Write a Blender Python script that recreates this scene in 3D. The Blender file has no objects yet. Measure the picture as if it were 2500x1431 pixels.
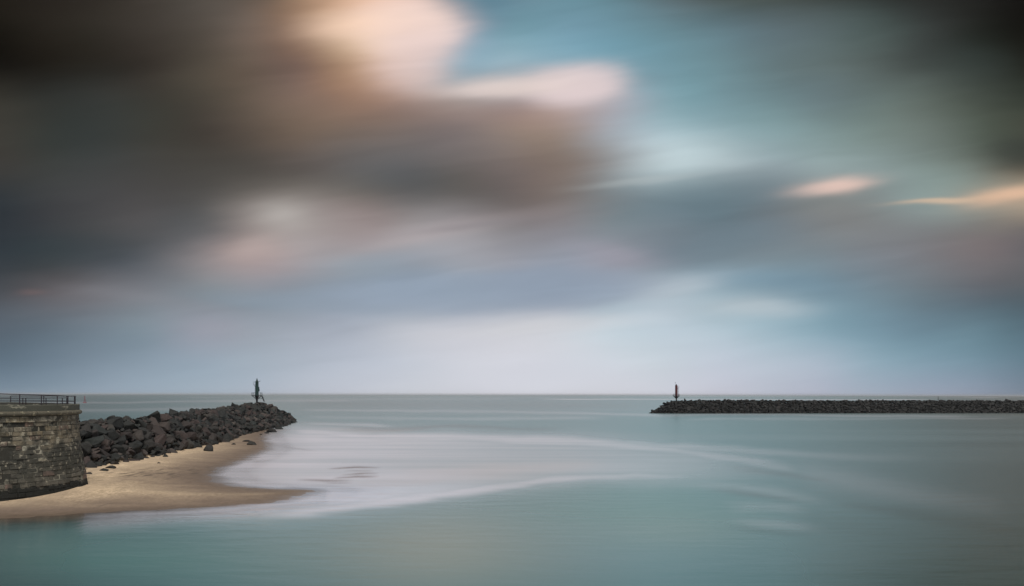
import bpy, bmesh, math, random
import numpy as np
from mathutils import Vector, Matrix, Euler, noise as mnoise

R = math.radians
random.seed(7); rng = np.random.default_rng(7)
scene = bpy.context.scene
C = scene.collection
F = 1900.0          # focal length, in pixels of the 2500 px wide photograph
H = 12.0            # eye height above the water

# ------------------------------------------------------------------ camera
cam_d = bpy.data.cameras.new('camera'); cam = bpy.data.objects.new('camera', cam_d); C.objects.link(cam)
cam.location = (0, 0, H)
cam.rotation_euler = Euler((R(90), R(0), 0))
cam.rotation_euler.rotate_axis('Z', R(0.109))
cam_d.sensor_width = 36; cam_d.lens = F / 2500 * 36
cam_d.shift_y = 248.0 / 2500
cam_d.clip_start = 0.5; cam_d.clip_end = 60000
scene.camera = cam

scene.view_settings.view_transform = 'Standard'
scene.view_settings.look = 'None'
scene.view_settings.exposure = 0
scene.view_settings.gamma = 1
scene.view_settings.use_curve_mapping = False

SUN_EL, SUN_AZ = 58.0, 158.0      # azimuth clockwise from the view direction (+Y)
sd = bpy.data.lights.new('sun', 'SUN'); sd.energy = 2.9; sd.angle = R(24); sd.color = (1.0, 0.92, 0.82)
sun = bpy.data.objects.new('sun', sd); C.objects.link(sun)
sdir = Vector((math.sin(R(SUN_AZ)) * math.cos(R(SUN_EL)), math.cos(R(SUN_AZ)) * math.cos(R(SUN_EL)), math.sin(R(SUN_EL))))
sun.rotation_euler = sdir.to_track_quat('Z', 'Y').to_euler()
sun.location = (0, 0, 60)

# ------------------------------------------------------------------ node helpers
class NT:
    def __init__(s, tree): s.t = tree; s.n = tree.nodes; s.l = tree.links
    def put(s, sock, v):
        if v is None: return
        if isinstance(v, bpy.types.NodeSocket): s.l.new(v, sock)
        else: sock.default_value = v
    def math(s, op, a, b=None, c=None, clamp=False):
        m = s.n.new('ShaderNodeMath'); m.operation = op; m.use_clamp = clamp
        s.put(m.inputs[0], a); s.put(m.inputs[1], b); s.put(m.inputs[2], c)
        return m.outputs[0]
    def mix(s, f, a, b):
        m = s.n.new('ShaderNodeMix'); m.data_type = 'RGBA'; m.clamp_factor = True
        s.put(m.inputs[0], f); s.put(m.inputs[6], a); s.put(m.inputs[7], b)
        return m.outputs[2]
    def vm(s, op, a, b=None, sc=None):
        m = s.n.new('ShaderNodeVectorMath'); m.operation = op
        s.put(m.inputs[0], a); s.put(m.inputs[1], b)
        if sc is not None: s.put(m.inputs['Scale'], sc)
        return m.outputs['Value'] if op in ('LENGTH', 'DOT_PRODUCT') else m.outputs[0]
    def xyz(s, x, y, z):
        m = s.n.new('ShaderNodeCombineXYZ'); s.put(m.inputs[0], x); s.put(m.inputs[1], y); s.put(m.inputs[2], z); return m.outputs[0]
    def sep(s, v):
        m = s.n.new('ShaderNodeSeparateXYZ'); s.put(m.inputs[0], v); return m.outputs
    def noise(s, vec, scale, detail=3, rough=0.5, col=False, dist=0):
        m = s.n.new('ShaderNodeTexNoise'); s.put(m.inputs['Vector'], vec)
        m.inputs['Scale'].default_value = scale; m.inputs['Detail'].default_value = detail
        m.inputs['Roughness'].default_value = rough; m.inputs['Distortion'].default_value = dist
        return m.outputs['Color' if col else 'Fac']
    def ramp(s, f, stops, interp='LINEAR'):
        m = s.n.new('ShaderNodeValToRGB'); cr = m.color_ramp; cr.interpolation = interp
        while len(cr.elements) < len(stops): cr.elements.new(0.5)
        for i, (p, c) in enumerate(stops):
            cr.elements[i].position = p
            cr.elements[i].color = (c[0], c[1], c[2], 1) if hasattr(c, '__len__') else (c, c, c, 1)
        s.put(m.inputs[0], f); return m.outputs[0]
    def attr(s, name, kind='GEOMETRY'):
        m = s.n.new('ShaderNodeAttribute'); m.attribute_name = name; m.attribute_type = kind; return m.outputs
    def smooth(s, v, a, b, lo=0.0, hi=1.0):
        m = s.n.new('ShaderNodeMapRange'); m.interpolation_type = 'SMOOTHSTEP'
        s.put(m.inputs[0], v); s.put(m.inputs[1], a); s.put(m.inputs[2], b); s.put(m.inputs[3], lo); s.put(m.inputs[4], hi)
        return m.outputs[0]

def lin(c):
    return tuple(((x / 255) / 12.92 if x / 255 <= 0.04045 else (((x / 255) + 0.055) / 1.055) ** 2.4) for x in c)
def lc(c): return lin(c) + (1,)

# ------------------------------------------------------------------ sky (world)
w = bpy.data.worlds.new('World'); scene.world = w; w.use_nodes = True
wt = NT(w.node_tree); w.node_tree.nodes.clear()
SKY = {
 0: [(34,30,24),(42,37,32),(52,47,41),(66,60,54),(84,77,70),(108,92,80),(160,125,98),(228,180,148),(226,190,175),(110,140,155),(100,138,155),(98,140,155),(94,130,142),(90,108,114),(78,90,90),(74,84,82),(66,74,72),(52,58,56),(44,46,44),(34,34,32),(22,20,18)],
 80: [(26,23,18),(40,36,30),(48,44,38),(62,56,50),(82,74,66),(116,98,86),(150,115,90),(240,198,168),(240,210,200),(150,160,175),(108,150,165),(110,152,170),(104,147,164),(100,137,149),(96,126,136),(92,112,119),(88,104,106),(76,90,88),(58,64,62),(38,42,38),(24,24,20)],
 160: [(24,21,17),(32,29,24),(42,39,34),(58,52,46),(82,74,64),(104,88,76),(125,98,85),(190,150,120),(220,192,182),(150,175,190),(150,178,192),(138,172,188),(118,158,174),(108,148,161),(104,137,146),(99,122,127),(95,112,113),(86,98,96),(68,76,73),(54,62,58),(36,38,32)],
 240: [(52,50,44),(48,50,47),(55,57,54),(60,58,52),(74,68,59),(100,86,74),(130,106,92),(148,116,96),(155,130,120),(158,144,140),(160,142,140),(180,162,160),(165,168,178),(126,162,173),(116,151,161),(109,137,143),(103,123,127),(102,119,117),(96,108,102),(74,82,74),(54,60,52)],
 320: [(62,60,54),(52,56,53),(54,58,56),(60,60,54),(66,60,54),(92,80,70),(116,98,84),(118,102,92),(122,108,102),(124,112,110),(144,126,116),(150,132,122),(160,166,174),(163,188,197),(143,172,180),(131,160,165),(124,147,148),(118,136,132),(106,118,112),(82,92,82),(66,72,62)],
 400: [(60,58,54),(58,62,60),(62,66,66),(68,66,62),(72,68,62),(80,74,68),(96,88,84),(100,98,98),(98,98,100),(108,102,100),(120,108,104),(128,114,106),(150,155,158),(188,206,211),(178,195,200),(152,170,176),(148,167,169),(138,156,156),(124,140,136),(104,114,106),(58,62,56)],
 480: [(48,54,58),(62,64,66),(72,72,74),(78,76,76),(84,82,80),(115,108,102),(125,118,112),(112,105,100),(100,98,98),(100,96,94),(104,96,94),(122,112,108),(118,128,133),(116,138,147),(106,130,139),(112,124,130),(130,135,134),(130,138,138),(140,158,156),(145,152,144),(165,150,130)],
 560: [(48,54,60),(58,62,66),(72,74,76),(86,86,88),(96,96,98),(145,132,128),(160,150,148),(145,130,130),(158,152,154),(156,152,156),(134,130,132),(136,134,140),(124,136,144),(118,132,142),(104,122,132),(112,124,132),(124,129,132),(126,129,131),(122,125,127),(120,116,114),(108,104,102)],
 640: [(50,58,64),(58,66,70),(72,78,84),(92,96,102),(145,138,140),(172,155,155),(165,160,165),(150,158,168),(150,158,170),(158,162,172),(152,156,168),(147,155,170),(150,152,165),(122,134,146),(116,134,145),(120,138,148),(118,136,146),(120,130,139),(120,124,130),(118,114,117),(106,104,107)],
 720: [(76,80,86),(98,94,98),(118,118,124),(125,130,138),(125,138,148),(128,142,155),(132,146,160),(142,156,172),(142,157,173),(144,159,175),(144,157,175),(148,161,179),(155,170,185),(168,184,196),(150,174,187),(134,160,174),(118,146,161),(112,136,149),(103,120,130),(92,105,115),(82,94,102)],
 800: [(88,100,112),(98,112,124),(112,126,138),(125,140,152),(150,152,165),(152,160,172),(160,168,182),(168,176,190),(192,196,206),(198,200,210),(202,204,212),(202,206,214),(190,205,215),(184,200,212),(172,192,204),(150,178,192),(128,162,178),(115,148,165),(104,134,150),(98,128,142),(85,112,125)],
 880: [(90,110,126),(105,124,140),(120,138,154),(132,150,166),(145,162,178),(158,172,186),(170,180,194),(182,190,204),(194,200,212),(205,208,218),(208,210,220),(206,210,220),(202,210,220),(195,206,216),(190,200,214),(178,192,206),(165,182,198),(140,168,184),(125,155,172),(115,145,162),(98,126,142)],
 960: [(118,138,156),(128,148,165),(140,158,175),(150,168,184),(160,175,190),(172,182,196),(185,192,205),(195,200,212),(202,206,216),(206,208,218),(210,212,222),(210,212,222),(208,210,220),(202,205,217),(196,198,212),(184,190,206),(174,180,198),(160,172,190),(150,162,182),(138,150,170),(118,132,150)],
}
BLOBS = [ # cloud masses: centre, radii, tilt, colour, strength, edge hardness
 (1000, 52, 125, 62, 6, (248,218,206), .85, 1.5), (1010, 130, 105, 78, 14, (228,202,196), .65, 1.5), (860, 62, 130, 36, -5, (252,212,184), .6, 1.2),
 (1395, 205, 125, 46, -6, (226,206,206), .9, 1.9), (1225, 208, 150, 24, -5, (232,212,204), .75, 1.4),
 (700, 526, 74, 36, 4, (196,190,184), .75, 1.0), (622, 604, 70, 24, -8, (184,164,160), .7, 1.1), (850, 540, 100, 50, 10, (150,136,136), .5, 1.1),
 (2020, 450, 100, 20, -7, (228,194,180), .9, 1.3), (2485, 474, 105, 19, -7, (226,182,148), .85, 1.1), (2310, 489, 110, 7, -3, (228,190,155), .6, 1.2),
 (1580, 438, 130, 9, -6, (196,204,204), .3, 1.1), (2490, 372, 110, 48, 0, (56,62,58), .6, 1.2), (730, 545, 190, 62, 4, (158,150,148), .45, 1.2), (1750, 475, 200, 62, -4, (104,124,134), .55, 1.5), (1800, 580, 170, 40, -14, (104,124,136), .5, 1.2),
 (1840, 752, 120, 24, 0, (186,197,204), .65, 1.1), (1650, 700, 140, 26, -10, (184,196,205), .6, 1.2),
 (85, 716, 36, 9, 0, (118,98,98), .45, 1.1), (1510, 622, 110, 26, 10, (160,154,168), .35, 1.1),
 (1180, 712, 430, 56, -2, (141,157,177), .7, 3.2), (1330, 795, 260, 20, -4, (212,212,216), .45, 1.3), (1010, 584, 180, 22, -11, (178,168,170), .5, 1.1), (1180, 550, 130, 10, -6, (124,122,127), .45, 1.1), (820, 750, 260, 20, 6, (140,154,170), .4, 1.3), (350, 420, 420, 60, 0, (66,66,64), .4, 1.2),
 (2430, 600, 120, 40, -3, (122,110,112), .35, 1.1), (1880, 685, 190, 30, 3, (108,146,168), .45, 1.1),
 (430, 740, 260, 18, 8, (136,138,146), .3, 1.1), (1060, 560, 330, 22, -8, (162,150,152), .3, 1.1)]
tc = wt.n.new('ShaderNodeTexCoord')
d = wt.vm('NORMALIZE', tc.outputs['Generated'])
dx, dy, dz = wt.sep(d)
dyc = wt.math('MAXIMUM', dy, 0.08)
a = wt.math('DIVIDE', dx, dyc); b = wt.math('DIVIDE', dz, dyc)
# slow wind-drawn warp of the cloud field
wv = wt.xyz(wt.math('MULTIPLY', a, 1.0), wt.math('MULTIPLY', wt.math('ADD', b, wt.math('MULTIPLY', a, -0.10)), 4.2), dy)
n1 = wt.noise(wv, 4.6, 3.5, 0.5, col=True)
nr, ng, nb = wt.sep(n1)
px = wt.math('ADD', wt.math('MULTIPLY_ADD', a, F, 1250.0), wt.math('MULTIPLY_ADD', nr, 110.0, -55.0))
py = wt.math('ADD', wt.math('MULTIPLY_ADD', b, -F, 963.0), wt.math('MULTIPLY_ADD', ng, 42.0, -21.0))
pyn = wt.math('MULTIPLY_ADD', b, -F, 963.0)
fade = wt.smooth(pyn, 700.0, 960.0, 1.0, 0.0)
py = wt.math('ADD', wt.math('MULTIPLY', py, fade), wt.math('MULTIPLY', pyn, wt.math('SUBTRACT', 1.0, fade)))
# ramps: one per elevation row, cubic B-spline across rows
rows = sorted(SKY)
G = np.array([[lin(c) for c in SKY[r]] for r in rows])          # rows x 21 x 3
def prefilter(G, axis, am):
    n = G.shape[axis]; M = np.zeros((n, n))
    for i in range(n):
        for k, wgt in ((-1, 1/6), (0, 2/3), (1, 1/6)):
            M[i, min(max(i + k, 0), n - 1)] += wgt
    M = am * M + (1 - am) * np.eye(n)
    return np.moveaxis(np.tensordot(np.linalg.inv(M), G, axes=(1, axis)), 0, axis)
G2 = np.clip(prefilter(prefilter(G, 0, 0.85), 1, 0.85), 0.002, 1.0)
u = wt.math('MULTIPLY_ADD', px, 1 / 3000.0, 250 / 3000.0, clamp=True)   # -250 .. 2750
acc = None
for i in [-1] + list(range(len(rows))) + [len(rows)]:
    r = min(max(i, 0), len(rows) - 1)
    s_ = wt.math('ABSOLUTE', wt.math('MULTIPLY_ADD', py, 1 / 80.0, -float(i)))
    t2 = wt.math('MAXIMUM', wt.math('SUBTRACT', 2.0, s_), 0.0); t1 = wt.math('MAXIMUM', wt.math('SUBTRACT', 1.0, s_), 0.0)
    wgt = wt.math('MULTIPLY', wt.math('MULTIPLY_ADD', wt.math('POWER', t1, 3.0), -4.0, wt.math('POWER', t2, 3.0)), 1 / 6)
    col = wt.ramp(u, [((k * 125 + 250) / 3000.0, G2[r, k]) for k in range(21)], 'B_SPLINE')
    term = wt.vm('SCALE', col, sc=wgt)
    acc = term if acc is None else wt.vm('ADD', acc, term)
sky = acc
for (cx, cy, rx, ry, tilt, c_, st, hard) in BLOBS:
    ct, sn = math.cos(R(tilt)), math.sin(R(tilt))
    X = wt.math('SUBTRACT', px, float(cx)); Y = wt.math('SUBTRACT', py, float(cy))
    p = wt.math('MULTIPLY_ADD', X, ct / rx, wt.math('MULTIPLY', Y, sn / rx))
    q = wt.math('MULTIPLY_ADD', X, -sn / ry, wt.math('MULTIPLY', Y, ct / ry))
    r2 = wt.math('MULTIPLY_ADD', p, p, wt.math('MULTIPLY', q, q))
    g = wt.math('MULTIPLY', wt.math('EXPONENT', wt.math('MULTIPLY', wt.math('POWER', r2, hard), -1.0)), st)
    sky = wt.mix(g, sky, lc(c_))
# fine wind-blown streaks
bt = wt.math('MULTIPLY_ADD', nb, 0.05, wt.math('MULTIPLY_ADD', a, -0.13, b))
sv = wt.xyz(wt.math('MULTIPLY', a, 1.3), wt.math('MULTIPLY', bt, 7.5), 3.0)
sv2 = wt.xyz(wt.math('MULTIPLY', a, 1.0), wt.math('MULTIPLY', bt, 11.0), 8.0)
stv = wt.math('MULTIPLY_ADD', wt.noise(sv, 2.6, 3, 0.55), 0.30, 0.85)
stv = wt.math('MULTIPLY', stv, wt.math('MULTIPLY_ADD', wt.noise(sv2, 5.0, 2, 0.5), 0.14, 0.93))
calm = wt.smooth(b, 0.0, 0.16, 0.35, 1.0)
stv = wt.math('MULTIPLY_ADD', wt.math('SUBTRACT', stv, 1.0), calm, 1.0)
sky = wt.vm('SCALE', sky, sc=stv)
hs = wt.n.new('ShaderNodeHueSaturation'); hs.inputs['Saturation'].default_value = 0.90; wt.l.new(sky, hs.inputs['Color']); sky = hs.outputs[0]
# the rest of the sky: physical sky behind broken cloud of the same kind
sk = wt.n.new('ShaderNodeTexSky'); sk.sky_type = 'NISHITA'; sk.sun_disc = False
sk.sun_elevation = R(SUN_EL); sk.sun_rotation = R(SUN_AZ)
nish = wt.vm('SCALE', sk.outputs[0], sc=0.08)
hyp = wt.math('SQRT', wt.math('MULTIPLY_ADD', dx, dx, wt.math('MULTIPLY', dy, dy)))
dzc = wt.math('MAXIMUM', dz, 0.0)
dk = wt.math('ADD', dzc, 0.12)
cv = wt.xyz(wt.math('DIVIDE', dx, dk), wt.math('MULTIPLY', wt.math('DIVIDE', dy, dk), 2.2), 0.0)
cn = wt.noise(cv, 0.55, 4, 0.5)
cn2 = wt.noise(cv, 0.9, 3, 0.5)
base = wt.ramp(dzc, [(0, lin((170, 180, 195))), (0.12, lin((150, 164, 178))), (0.3, lin((118, 122, 126))), (0.6, lin((112, 110, 108))), (1, lin((112, 110, 106)))])
cl = wt.mix(wt.smooth(cn2, 0.5, 0.75), base, lc((205, 185, 172)))
cover = wt.smooth(cn, 0.36, 0.52)
gen = wt.mix(wt.math('MULTIPLY_ADD', cover, 0.75, 0.25), nish, cl)
az = wt.math('ABSOLUTE', wt.math('ARCTAN2', dx, dy))
W = wt.math('MULTIPLY', wt.smooth(az, R(37), R(60), 1.0, 0.0), wt.smooth(b, 0.56, 0.95, 1.0, 0.0))
final = wt.mix(W, gen, sky)
bg = wt.n.new('ShaderNodeBackground'); wt.l.new(final, bg.inputs[0]); bg.inputs[1].default_value = 1.0
wo = wt.n.new('ShaderNodeOutputWorld'); wt.l.new(bg.outputs[0], wo.inputs[0])

# ------------------------------------------------------------------ object helpers
def tag(o, label=None, cat=None, group=None, kind=None):
    if label: o['label'] = label
    if cat: o['category'] = cat
    if group: o['group'] = group
    if kind: o['kind'] = kind
    return o
def empty(name, loc, rz=0):
    o = bpy.data.objects.new(name, None); C.objects.link(o); o.location = loc; o.rotation_euler = (0, 0, rz)
    o.empty_display_size = 0.5
    return o
def link(name, me, parent=None, mat=None, smooth=False):
    if mat and not me.materials: me.materials.append(mat)
    o = bpy.data.objects.new(name, me); C.objects.link(o)
    if parent: o.parent = parent
    if smooth: me.shade_smooth()
    return o
def me_from(name, V, Fc):
    me = bpy.data.meshes.new(name); me.from_pydata([tuple(v) for v in V], [], [tuple(f) for f in Fc]); me.update(); return me
def horizon(x): return 963.0 + (x - 1250) * 0.0019
def P(x, y, z=0.0):
    D = (H - z) * F / (y - horizon(x)); return Vector(((x - 1250) * D / F, D, z))

def principled(name, rough=0.8, color=(0.2, 0.2, 0.2), metal=0.0):
    m = bpy.data.materials.new(name); m.use_nodes = True
    t = NT(m.node_tree); bs = m.node_tree.nodes['Principled BSDF']
    bs.inputs['Base Color'].default_value = (*color, 1); bs.inputs['Roughness'].default_value = rough
    bs.inputs['Metallic'].default_value = metal
    return m, t, bs
def bump(t, bs, h, dist, strength=1.0):
    bn = t.n.new('ShaderNodeBump'); t.put(bn.inputs['Height'], h); bn.inputs['Distance'].default_value = dist
    bn.inputs['Strength'].default_value = strength; t.l.new(bn.outputs[0], bs.inputs['Normal'])

# ------------------------------------------------------------------ shoreline
def catmull(pts, n=8):
    pts = [Vector(p) for p in pts]; out = []
    for i in range(len(pts) - 1):
        p0 = pts[max(i - 1, 0)]; p1 = pts[i]; p2 = pts[i + 1]; p3 = pts[min(i + 2, len(pts) - 1)]
        for k in range(n):
            t = k / n
            out.append(0.5 * ((2 * p1) + (p2 - p0) * t + (2 * p0 - 5 * p1 + 4 * p2 - p3) * t * t + (3 * p1 - p0 - 3 * p2 + p3) * t ** 3))
    out.append(pts[-1]); return out
shore_px = [(-500, 1278), (-200, 1270), (0, 1263), (120, 1259), (300, 1249), (480, 1241), (600, 1232), (690, 1220), (735, 1208), (758, 1200), (735, 1196), (660, 1194), (590, 1189),
            (535, 1178), (508, 1164), (516, 1152), (545, 1138), (590, 1122), (632, 1104), (648, 1092), (644, 1078), (640, 1066), (646, 1054), (664, 1048)]
shore = np.array([P(x, y).to_2d()[:] for x, y in [(p.x, p.y) for p in catmull([(x, y, 0) for x, y in shore_px], 6)]])
closing = np.array([(-87, 262), (-82, 225), (-72, 160), (-71.5, 104), (-75, 88), (-150, 82), (-150, 60)])
poly = np.vstack([shore, closing])
def seg_dist(Pn, A, B):
    AB = B - A; L = (AB ** 2).sum() + 1e-9
    t = np.clip(((Pn - A) @ AB) / L, 0, 1)[:, None]
    return np.sqrt(((Pn - (A + t * AB)) ** 2).sum(1))
def vnoise(X, Y, seed=0):
    """cheap smooth value noise, numpy"""
    xi = np.floor(X).astype(int); yi = np.floor(Y).astype(int); fx = X - xi; fy = Y - yi
    def h(i, j):
        v = np.sin(i * 127.1 + j * 311.7 + seed * 74.7) * 43758.5453; return v - np.floor(v)
    fx = fx * fx * (3 - 2 * fx); fy = fy * fy * (3 - 2 * fy)
    return (h(xi, yi) * (1 - fx) + h(xi + 1, yi) * fx) * (1 - fy) + (h(xi, yi + 1) * (1 - fx) + h(xi + 1, yi + 1) * fx) * fy
def shore_sd(Pn):
    """signed distance to the waterline in metres, positive on land"""
    dd = np.full(len(Pn), 1e9)
    for i in range(len(shore) - 1): dd = np.minimum(dd, seg_dist(Pn, shore[i], shore[i + 1]))
    ins = np.zeros(len(Pn), bool); n = len(poly)
    x, y = Pn[:, 0], Pn[:, 1]
    for i in range(n):
        x1, y1 = poly[i]; x2, y2 = poly[(i + 1) % n]
        c = ((y1 > y) != (y2 > y)) & (x < (x2 - x1) * (y - y1) / (y2 - y1 + 1e-12) + x1)
        ins ^= c
    wob_ = 1.6 * (vnoise(x / 7.0, y / 1.3, 31) - .5) + 0.9 * (vnoise(x / 2.5, y / .6, 32) - .5)
    return np.where(ins, dd, -dd) + wob_ * np.clip(1 - dd / 12, 0, 1)
def grid_mesh(name, X, Y, Z):
    nr, nc = X.shape
    me = bpy.data.meshes.new(name)
    co = np.stack([X, Y, Z], -1).reshape(-1, 3).astype(np.float32)
    idx = np.arange(nr * nc).reshape(nr, nc)
    q = np.stack([idx[:-1, :-1], idx[:-1, 1:], idx[1:, 1:], idx[1:, :-1]], -1).reshape(-1, 4)
    me.vertices.add(len(co)); me.vertices.foreach_set('co', co.ravel())
    me.loops.add(q.size); me.loops.foreach_set('vertex_index', q.ravel().astype(np.int32))
    me.polygons.add(len(q)); me.polygons.foreach_set('loop_start', np.arange(0, q.size, 4, dtype=np.int32))
    me.update(); me.validate(); me.shade_smooth(); return me
def set_attr(me, name, v):
    at = me.attributes.new(name, 'FLOAT', 'POINT'); at.data.foreach_set('value', np.ascontiguousarray(v.ravel(), dtype=np.float32))

# ------------------------------------------------------------------ beach
def land_z(sd_, x, y):
    up = 1.6 * (1 - np.exp(-(np.maximum(sd_, 0) / 20) ** 2)) + 0.012 * np.clip(sd_, 0, 3)
    dn = -0.03 * np.maximum(-sd_, 0) - 0.02 * np.clip(-sd_, 0, 1)
    z = np.where(sd_ > 0, up, np.maximum(dn, -2.5))
    f = np.clip(sd_ / 8, 0, 1)
    z = z + f * (0.10 * (vnoise(x / 5, y / 5, 1) - .5) + 0.05 * (vnoise(x / 1.3, y / 1.3, 2) - .5))
    # trampled patch, small footprints
    pxx = 1250 + x / y * F
    tr = np.exp(-((x + 52.5) / 4.5) ** 2 - ((y - 124) / 11) ** 2)
    z = z - f * tr * 0.11 * np.clip((vnoise(x / .38, y / .5, 3) - .55) * 4, 0, 1)
    sp = np.clip((vnoise(x / .3, y / .35, 9) - .86) * 8, 0, 1)
    z = z - f * 0.04 * sp
    return z
bx = np.arange(-110, -14, 0.22); by = np.concatenate([np.arange(55, 150, 0.28), np.arange(150, 280, 0.6)])
BX, BY = np.meshgrid(bx, by)
bs_ = shore_sd(np.stack([BX.ravel(), BY.ravel()], -1)).reshape(BX.shape)
BZ = land_z(bs_, BX, BY)
me = grid_mesh('beach', BX, BY, BZ)
set_attr(me, 'inland', bs_)
tr_ = np.exp(-((BX + 51.3) / 5.5) ** 2 - ((BY - 116) / 8) ** 2) + .25 * np.exp(-((BX + 55) / 9) ** 2 - ((BY - 110) / 16) ** 2)
set_attr(me, 'prints', np.clip(np.clip(tr_ * 1.3, 0, 1) * np.clip((vnoise(BX / .45, BY / 1.9, 3) - .62) * 6, 0, 1) + np.clip((vnoise(BX / .4, BY / 1.4, 9) - .93) * 14, 0, 1), 0, 1))
m_sand, t, bs = principled('sand', 0.9)
pos = t.n.new('ShaderNodeNewGeometry').outputs['Position']
inl = t.attr('inland')[2]
qx, qy, qz = t.sep(pos); pos = t.xyz(qx, t.math('MULTIPLY', qy, 0.42), qz)
n0 = t.noise(pos, 0.22, 4, 0.5); n2 = t.noise(pos, 2.6, 5, 0.8); n3 = t.noise(pos, 1.2, 3, 0.6)
dry = t.mix(t.smooth(n2, .3, .7), (0.37, 0.285, 0.185, 1), (0.83, 0.665, 0.47, 1))
dry = t.mix(t.smooth(n0, 0.35, 0.7), dry, (0.48, 0.38, 0.27, 1))
speck = t.smooth(t.noise(pos, 2.1, 2, 0.8), 0.66, 0.74)
fp = t.attr('prints')[2]
dry = t.mix(t.math('MULTIPLY', speck, 0.5), dry, (0.20, 0.15, 0.11, 1))
wet = t.mix(n3, (0.13, 0.098, 0.075, 1), (0.22, 0.168, 0.130, 1))
sx, sy, sz = t.sep(pos)
wsx = t.xyz(t.math('MULTIPLY', sx, 0.25), sy, 0.0)
wl = t.math('ADD', inl, t.math('MULTIPLY_ADD', t.noise(wsx, 0.5, 3, 0.5), 10.0, -5.0))
dryness = t.smooth(wl, 2.0, 18.0)
colr = t.mix(dryness, wet, dry)
colr = t.vm('SCALE', colr, sc=t.math('MULTIPLY_ADD', t.noise(pos, 5.5, 2, 0.7), 0.7, 0.65))
colr = t.mix(t.math('MULTIPLY', fp, 0.8), colr, (0.10, 0.078, 0.06, 1))
t.l.new(colr, bs.inputs['Base Color'])
t.l.new(t.smooth(inl, 0.0, 5.0, 0.28, 0.92), bs.inputs['Roughness'])
bump(t, bs, t.math('MULTIPLY_ADD', n2, 0.5, n3), 0.10, 0.8)
beach = link('beach', me, None, m_sand); tag(beach, kind='structure')

# ------------------------------------------------------------------ sea
rel = np.concatenate([np.arange(620, 300, -8), np.arange(300, 90, -2.2), np.arange(90, 20, -1.1), np.arange(20, 3, -0.4), np.array([3, 2.4, 1.8, 1.3, 1.0])])
Dr = H * F / rel
Dr = np.concatenate([[-400, -100, 0, 20], Dr])
cx_ = np.concatenate([np.arange(-6000, -800, 400), np.arange(-800, 3300, 9), np.arange(3300, 8700, 400)])
XX = (cx_[None, :] - 1250) / F * np.maximum(Dr[:, None], 90)
# near rows: fan keeps its width
YY = np.repeat(Dr[:, None], len(cx_), 1)
ZZ = np.zeros_like(XX)
Pn = np.stack([XX.ravel(), YY.ravel()], -1)
out = -shore_sd(Pn)
xs = np.where(Pn[:, 1] > 5, 1250 + F * Pn[:, 0] / np.maximum(Pn[:, 1], 5), -9999)
ys = np.where(Pn[:, 1] > 5, horizon(np.clip(xs, -2000, 5000)) + H * F / np.maximum(Pn[:, 1], 5), 9999)
# charts of the drifting foam, silt and shoals, with painted shade and reflection: traced on the water plane
wob = np.clip((ys - 960) / 120, 0.05, 1) * 10 * (vnoise(xs / 160, ys / 26, 5) - .5) + np.clip((ys - 960) / 120, 0.05, 1) * 5 * (vnoise(xs / 60, ys / 9, 6) - .5)
yw = ys + wob
def stroke(pts, hw, amp):
    pts = sorted(pts); X_ = [p[0] for p in pts]
    yc = np.interp(xs, X_, [p[1] for p in pts]); h_ = np.interp(xs, X_, hw if hasattr(hw, '__len__') else [hw] * len(pts))
    am = np.interp(xs, X_, amp if hasattr(amp, '__len__') else [amp] * len(pts))
    ends = np.clip((xs - X_[0]) / 90, 0, 1) * np.clip((X_[-1] - xs) / 90, 0, 1)
    return am * ends * ends * (3 - 2 * ends) * np.exp(-((yw - yc) / h_) ** 2)
def band(xp, top, bot, amp, soft_t=10, soft_b=10):
    tp = np.interp(xs, xp, top); bt = np.interp(xs, xp, bot); am = np.interp(xs, xp, amp)
    A_ = 1 / (1 + np.exp(-np.clip((yw - tp) / soft_t * 2, -30, 30))); B_ = 1 / (1 + np.exp(-np.clip((bt - yw) / soft_b * 2, -30, 30)))
    return am * A_ * B_
foam_sheen = np.zeros(len(xs))
foam_sheen = np.maximum(foam_sheen, band([150, 500, 640, 760, 900, 1200, 1500, 1700, 1900, 2100, 2400], [1262, 1150, 1050, 1046, 1054, 1066, 1080, 1104, 1140, 1190, 1260],
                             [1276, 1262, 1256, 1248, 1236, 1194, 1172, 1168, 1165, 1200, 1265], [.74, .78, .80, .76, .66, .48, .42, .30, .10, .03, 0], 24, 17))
foam_sheen *= 0.78 + 0.44 * vnoise(xs / 330 + ys / 90, ys / 17, 41)
foam_sheen *= np.where((Pn[:, 1] < 100) & (xs < 800), np.clip((out - 2) / 10, 0.85, 1) * np.clip((xs - 198) / 8, 0, 1), 1)  # wet strip: sky reflection painted as lilac, stopping at the bastion's reflected edge
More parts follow.
